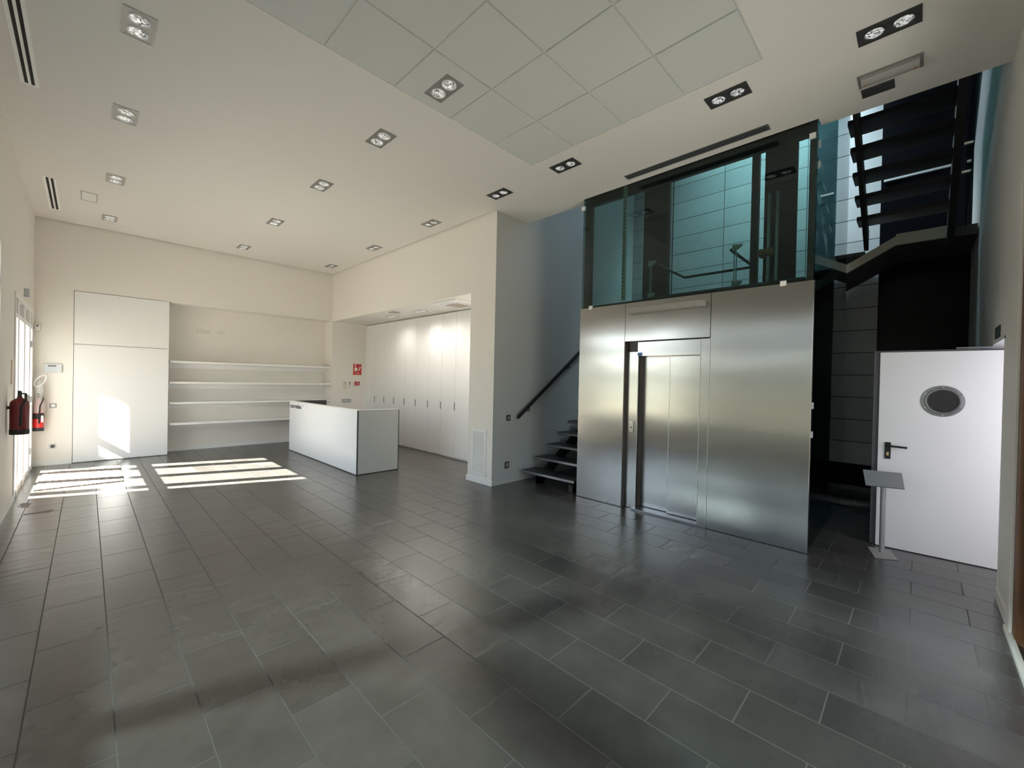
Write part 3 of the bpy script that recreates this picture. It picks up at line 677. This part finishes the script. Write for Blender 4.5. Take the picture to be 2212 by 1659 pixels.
# clips
for (yy, zz) in ((3.245,2.62),(0.985,2.62),(3.40,4.02),(0.775,4.0)):
    B(X0-0.006, X0+0.028, yy-0.026, yy+0.026, zz-0.022, zz+0.028).build('glass_clip', 'white', L, bevel=0.002)
for (xx, zz) in ((4.90,1.42),(4.90,1.14),(4.93,3.75),(4.93,3.95)):
    B(xx-0.02, xx+0.02, LY0-0.008, LY0+0.009, zz-0.03, zz+0.03).build('glass_clip', 'lgrey', L)
# the car behind the doors
K = root('elevator_car', (5.6, 1.75, 0.1), 'blue grey lift car roof with white guard rails behind the teal glass', 'elevator car')
B(5.08, 5.98, 0.85, 2.62, 2.50, 2.72).build('roof', 'carroof', K, bevel=0.005)
B(5.08, 5.98, 1.30, 2.62, 0.06, 2.499).build('cabin', 'carroof', K)
for yy, s_ in ((2.525, -1), (1.52, 1)):
    g = MB(); g.tube([(5.10, yy, 2.72),(5.10, yy, 3.18)], 0.006, 8); g.tube([(5.10, yy-0.022*1, 2.72),(5.10, yy-0.022, 3.18)], 0.006, 8)
    g.build('rail_post', 'bar', K)
    for zz in (2.735, 3.15):
        MB().prism([(5.094, yy+0.018, zz-0.035),(5.094, yy-0.04, zz-0.028),(5.094, yy-0.085, zz+0.008),(5.094, yy-0.085, zz+0.03),(5.094, yy+0.018, zz+0.035)], (-0.012,0,0)).build('rail_bracket', 'cream', K)
MB().tube([(5.12,2.45,3.14),(6.02,2.45,3.14),(6.02,1.56,3.14),(5.12,1.56,3.14)], 0.018, 8).build('guard_rail', 'darksteel', K)

# ---------------------------------------------------------------- stairs
T = root('staircase', (6.4, 4.0, 0), 'dark open riser staircase winding up around the glass lift', 'staircase')
RISE, GO = 0.178, 0.287
for k in range(9):
    xn = 4.834 + GO*k; zt = 0.199 + RISE*k
    tr = B(xn, xn+0.33, 3.46, 4.45, zt-0.045, zt).build('tread', 'tread', T, bevel=0.003)
    B(xn-0.004, xn-0.0005, 3.46, 4.45, zt-0.038, zt-0.008).build('nosing', 'nosing', tr)
def strg(y0, y1, xa, za, xb, zb, dz, name='stringer', mat='darksteel', par=T):
    return MB().prism([(xa,y0,za-dz),(xb,y0,zb-dz),(xb,y0,zb),(xa,y0,za)], (0,y1-y0,0)).build(name, mat, par)
strg(4.20, 4.27, 4.95, 0.10, 7.35, 1.60, 0.16)
strg(3.55, 3.62, 4.93, 0.10, 7.35, 1.60, 0.16)
for yy in (4.2, 3.55): B(4.95, 5.06, yy, yy+0.07, 0.0, 0.10).build('stringer_foot', 'darksteel', T)
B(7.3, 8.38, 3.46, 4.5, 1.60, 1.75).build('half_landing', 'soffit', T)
# middle flight along the far wall: plaster pan with steps on it
za, zb, ya, yb2 = 1.62, 3.46, 3.46, 0.25
MB().prism([(7.3,ya,za),(7.3,yb2,zb),(7.3,yb2,zb+0.115),(7.3,ya,za+0.115)], (0.04,0,0)).build('pan_edge', 'pan', T)
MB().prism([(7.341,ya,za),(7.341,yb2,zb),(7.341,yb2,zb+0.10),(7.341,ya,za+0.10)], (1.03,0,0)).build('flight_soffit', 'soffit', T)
for k in range(10):
    yn = ya - 0.29*(k+1); zt = 1.75+0.17*(k+1)
    B(7.35, 8.37, yn, yn+0.31, zt-0.05, zt).build('tread', 'tread', T)
MB().box(7.3,7.34,-0.24,0.25,3.46,3.60).build('pan_edge', 'pan', T)
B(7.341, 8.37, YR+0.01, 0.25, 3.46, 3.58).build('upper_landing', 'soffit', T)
# upper flight coming back over the room
for k in range(9):
    xn = 7.02 - 0.27*k; zt = 3.56 + 0.175*(k+1)
    if xn < 5.0: break
    tr = B(xn-0.30, xn, -0.20, 0.60, zt-0.05, zt).build('tread', 'tread', T)
strg(0.50, 0.545, 7.05, 3.62, 4.95, 4.99, 0.24)
strg(-0.26, -0.20, 7.15, 3.62, 4.95, 5.05, 0.30)
B(4.9, 5.3, -0.2, 0.6, 5.2, 5.3).build('top_landing', 'darksteel', T)
# glass balustrade by the right wall
G = root('glass_balustrade', (6.3, -0.36, 3.6), 'sloping teal glass balustrade along the right side of the upper flight', 'balustrade')
MB().prism([(7.3,-0.36,3.55),(5.0,-0.36,5.02),(5.0,-0.36,6.0),(7.3,-0.36,4.6)], (0,0.012,0)).build('glass_panel', 'teal', G)
for xx, zz in ((6.7,4.30),(7.0,4.1),(5.9,4.75)): MB().tube([(xx,-0.30,zz),(xx,-0.37,zz)], 0.02, 10).build('clamp', 'chrome', G)
tag(B(8.34, 8.375, -0.29, 0.44, 4.70, 4.73).build('steel_bar', 'bar'), 'thin pale horizontal bar on the dark wall behind the upper stair flight', 'bar')
# handrail on the stair wall
H = root('handrail', (5.4, 4.5, 1.0), 'dark steel handrail climbing the shaded stair wall', 'handrail')
hx = [(4.755,1.027),(6.275,2.085)]
MB().prism([(hx[0][0],4.475,hx[0][1]-0.025),(hx[1][0]+0.6,4.475,hx[1][1]+0.6*0.696-0.025),(hx[1][0]+0.6,4.475,hx[1][1]+0.6*0.696+0.025),(hx[0][0],4.475,hx[0][1]+0.025)], (0,0.04,0)).build('rail', 'darksteel', H)
for xx in (5.0, 6.05):
    zz = 1.027+(xx-4.755)*0.696
    MB().tube([(xx,4.495,zz-0.02),(xx+0.01,4.495,zz-0.075),(xx+0.03,4.565,zz-0.085)], 0.009, 8).build('bracket', 'darksteel', H)

# ---------------------------------------------------------------- white door standing open on the right
d2 = sroot('door_2', (5.66, -0.53, 0))
hx_, hy_ = 5.685, -0.545; fx_, fy_ = 5.645, 0.285
dv = Vector((fx_-hx_, fy_-hy_, 0)); ln = dv.length; dv.normalize(); nv = Vector((-dv.y, dv.x, 0))   # nv points to -X side (towards the camera)
if nv.x > 0: nv = -nv
def dpt(u, v, z): p = Vector((hx_,hy_,0)) + dv*u + nv*v; return (p.x, p.y, z)
def dbox(u0,u1,v0,v1,z0,z1):
    return MB().prism([dpt(u0,v0,z0),dpt(u1,v0,z0),dpt(u1,v1,z0),dpt(u0,v1,z0)], (0,0,z1-z0))
leaf = dbox(0, ln, -0.02, 0, 0.008, 1.965).build('door_leaf', 'white', d2, bevel=0.001)
dbox(0.0, ln+0.045, -0.05, -0.0205, 0.008, 1.982).build('rebate_edge', 'plinth', d2)
dbox(0.0, 0.30, -0.05, 0.0, 1.985, 2.0).build('door_closer', 'nosing', d2)
pc = Vector(dpt((0.163-0.0)+0.215, 0, 1.49)); 
def disc(u, z, prof, seg, name, mat):
    mb = MB(); rings = []
    for rad, v in prof:
        rings.append([mb.bm.verts.new(dpt(u+rad*math.cos(2*math.pi*k/seg), v, z+rad*math.sin(2*math.pi*k/seg))) for k in range(seg)])
    for i in range(len(rings)-1):
        for k in range(seg): mb.bm.faces.new([rings[i][k], rings[i][(k+1)%seg], rings[i+1][(k+1)%seg], rings[i+1][k]])
    mb.bm.faces.new(rings[0][::-1]); mb.bm.faces.new(rings[-1])
    return mb.build(name, mat, leaf, smooth=True)
pu = 0.381
disc(pu, 1.492, [(0.148,0.0005),(0.146,0.008),(0.125,0.010),(0.120,0.018),(0.110,0.018),(0.106,0.006)], 40, 'porthole_ring', 'nosing')
disc(pu, 1.492, [(0.105,0.0055),(0.105,0.0062)], 32, 'porthole_glass', 'dark')
for k in range(6):
    a = math.pi*(0.5+k/3); disc(pu+0.135*math.cos(a), 1.492+0.135*math.sin(a), [(0.007,0.0095),(0.007,0.013)], 10, 'screw', 'chrome')
hb = dbox(ln-0.098, ln-0.052, 0.0005, 0.010, 0.895, 1.062).build('handle_plate', 'rubber', leaf, bevel=0.004)
mb = MB(); mb.tube([dpt(ln-0.075,0.01,1.028),dpt(ln-0.075,0.045,1.028),dpt(ln-0.105,0.05,1.028),dpt(ln-0.215,0.05,1.024)], 0.0105, 10)
mb.build('lever', 'rubber', leaf, smooth=True)
dbox(ln-0.083, ln-0.066, 0.0105, 0.013, 0.93, 0.962).build('lock_cylinder', 'brass', leaf)
r = root('exit_sign', (5.38, YR, 2.04), 'small dark green exit pictogram sign on the wall over the open doorway', 'sign')
B(5.225, 5.535, YR+0.001, YR+0.005, 2.045, 2.145).build('panel', 'green', r)
MB().box(5.27,5.33,YR+0.0051,YR+0.006,2.06,2.13).build('door_symbol', 'signgrey', r)
MB().prism([(5.40,YR+0.0051,2.06),(5.42,YR+0.0051,2.06),(5.44,YR+0.0051,2.09),(5.47,YR+0.0051,2.065),(5.485,YR+0.0051,2.07),(5.45,YR+0.0051,2.11),(5.43,YR+0.0051,2.13),(5.41,YR+0.0051,2.125)], (0,0.0009,0)).build('figure_symbol', 'signgrey', r)

# ---------------------------------------------------------------- lectern style sign stand
r = root('sign_stand', (5.40, 0.225, 0), 'slim grey metal sign stand with tilted plate before the white door', 'stand')
MB().prism([(5.50,0.335,0.001),(5.215,0.262,0.001),(5.31,0.105,0.001),(5.55,0.165,0.001)], (0,0,0.008)).build('base_plate', 'standbase', r)
MB().tube([(5.425,0.225,0.009),(5.425,0.225,0.70)], 0.021, 18).build('pole', 'standmetal', r, smooth=True)
a0, a1, b0, b1 = Vector((5.50,0.386,0.778)), Vector((5.50,0.099,0.789)), Vector((5.34,0.351,0.655)), Vector((5.34,0.074,0.670))
nn = (a1-a0).cross(b0-a0).normalized()
if nn.z < 0: nn = -nn
MB().prism([a0, a1, b1, b0], -nn*0.012).build('tilted_plate', 'standmetal', r)

# ---------------------------------------------------------------- camera
cam = D.cameras.new('camera'); co = D.objects.new('camera', cam); COL.objects.link(co)
yaw, pitch, roll = 0.79672215, -0.00818895, 0.02147084
fw = Vector((math.sin(yaw)*math.cos(pitch), math.cos(yaw)*math.cos(pitch), math.sin(pitch)))
rt = Vector((math.cos(yaw), -math.sin(yaw), 0)); up = rt.cross(fw)
r2 = math.cos(roll)*rt + math.sin(roll)*up; u2 = -math.sin(roll)*rt + math.cos(roll)*up
mt = Matrix((r2, u2, -fw)).transposed().to_4x4(); mt.translation = Vector((0,0,1.6))
co.matrix_world = mt
cam.sensor_width = 36; cam.lens = 36*898.56876/2212; cam.clip_start = 0.02; cam.clip_end = 200
S.camera = co

# ---------------------------------------------------------------- light
def aim(o, target): 
    o.rotation_euler = (Vector(target)-o.location).to_track_quat('-Z','Y').to_euler()
def light(name, kind, loc, target, energy, col, **k):
    l = D.lights.new(name, kind); l.energy = energy; l.color = col
    for a, v in k.items(): setattr(l, a, v)
    o = D.objects.new(name, l); COL.objects.link(o); o.location = loc; aim(o, target); return o
# low sun, a long way off, reaching only the entrance
sd = Vector((-1.204, 0.42, 0.892)).normalized(); tgt = Vector((XL, 9.05, 1.25))
light('sun_at_entrance', 'SPOT', tgt+sd*60, tgt, 3.7e6, (1.0,0.94,0.86), spot_size=2*math.atan(1.95/60), spot_blend=0.02, shadow_soft_size=0.22)
# hazy low sun through the long window
hz = Vector((-7.0, 5.14, 6.65))
light('hazy_sun_at_window', 'SPOT', hz, (2.7, 0.8, 0.0), 21000, (0.86,1.0,0.98), spot_size=math.radians(31), spot_blend=0.75, shadow_soft_size=0.36)
# sun glinting off glass across the street, through the last pane of the entrance
gd = Vector((0.925, 0.502, -0.742)).normalized(); gt = Vector((0.40, 10.5, 0.50))
gl_ = light('window_glint', 'SPOT', gt-gd*40, gt, 5.5e5, (1.0,0.97,0.92), spot_size=2*math.atan(0.385/40), spot_blend=0.02, shadow_soft_size=0.12)
gl_.scale = (0.52, 1.0, 1.0)
# daylight in the annex and portals for the openings
light('annex_daylight', 'AREA', (4.62,-1.45,1.35), (5.65,-0.1,0.95), 16, (0.88,0.88,1.0), shape='RECTANGLE', size=0.8, size_y=1.5)
for yy, e_ in ((8.42, 18), (7.31, 26), (6.6, 16), (5.50, 50)):
    light('recess_lamp', 'SPOT', (4.70,yy,2.93), (4.70,yy,0), e_, (1.0,0.95,0.88), spot_size=math.radians(165), spot_blend=1.0, shadow_soft_size=0.12)
light('skylight_daylight', 'AREA', (7.05,1.75,7.55), (8.4,1.95,4.4), 235, (0.72,0.89,1.0), shape='RECTANGLE', size=0.8, size_y=2.8, spread=math.radians(85))
light('ceiling_fill', 'AREA', (3.3,-1.3,0.35), (3.7,0.9,4.1), 11, (1.0,0.95,0.86), shape='RECTANGLE', size=1.4, size_y=0.9, spread=math.radians(105))  # unseen fill lamp added outside the brown door to lift the ceiling
def portal(loc, target, sx, sy):
    l = D.lights.new('portal', 'AREA'); l.shape = 'RECTANGLE'; l.size = sx; l.size_y = sy; l.cycles.is_portal = True
    o = D.objects.new('portal', l); COL.objects.link(o); o.location = loc; aim(o, target)
portal((XL-0.17, (WY0+WY1)/2, (WZ0+WZ1)/2), (5,(WY0+WY1)/2,(WZ0+WZ1)/2), WZ1-WZ0, WY1-WY0)
portal((XL-0.17, (DY0+DY1)/2, DZ/2), (5,(DY0+DY1)/2,DZ/2), DZ, DY1-DY0)
portal(((SKX0+SKX1)/2, (SKY0+SKY1)/2, 7.2), ((SKX0+SKX1)/2, (SKY0+SKY1)/2, 0), SKX1-SKX0, SKY1-SKY0)
W = D.worlds.new('sky'); S.world = W; W.use_nodes = True; n = W.node_tree; n.nodes.clear()
out = n.nodes.new('ShaderNodeOutputWorld'); bg = n.nodes.new('ShaderNodeBackground'); tc = n.nodes.new('ShaderNodeTexCoord'); sp = n.nodes.new('ShaderNodeSeparateXYZ')
n.links.new(tc.outputs['Generated'], sp.inputs[0])
mr = n.nodes.new('ShaderNodeMapRange'); mr.inputs['From Min'].default_value = -1; mr.inputs['From Max'].default_value = 1
n.links.new(sp.outputs[2], mr.inputs[0])
c = ramp(n, mr.outputs[0], [(0.0,(0.2,0.19,0.16)),(0.10,(0.4,0.37,0.31)),(0.20,(1.45,1.28,1.05)),(0.38,(1.35,1.2,1.0)),(0.425,(0.95,0.90,0.92)),
    (0.436,(1.9,1.5,1.12)),(0.458,(1.8,1.42,1.05)),(0.464,(0.72,0.71,0.54)),(0.524,(0.80,0.80,0.64)),(0.532,(2.6,2.65,2.65)),(0.542,(2.2,2.3,2.35)),(0.565,(0.95,1.02,1.10)),(0.60,(1.15,1.35,1.62)),(0.75,(0.85,1.05,1.35)),(1.0,(0.45,0.62,0.9))])
n.links.new(c, bg.inputs[0]); bg.inputs[1].default_value = 1.8; n.links.new(bg.outputs[0], out.inputs[0])

# ---------------------------------------------------------------- view
v = S.view_settings; v.view_transform = 'Standard'; v.look = 'None'; v.gamma = 1.0; v.use_curve_mapping = False
v.exposure = 0.90
cy = S.cycles
cy.use_denoising = True
cy.max_bounces = 12; cy.diffuse_bounces = 6; cy.glossy_bounces = 5; cy.transparent_max_bounces = 16; cy.transmission_bounces = 6
cy.caustics_reflective = True; cy.caustics_refractive = False; cy.sample_clamp_indirect = 4.0
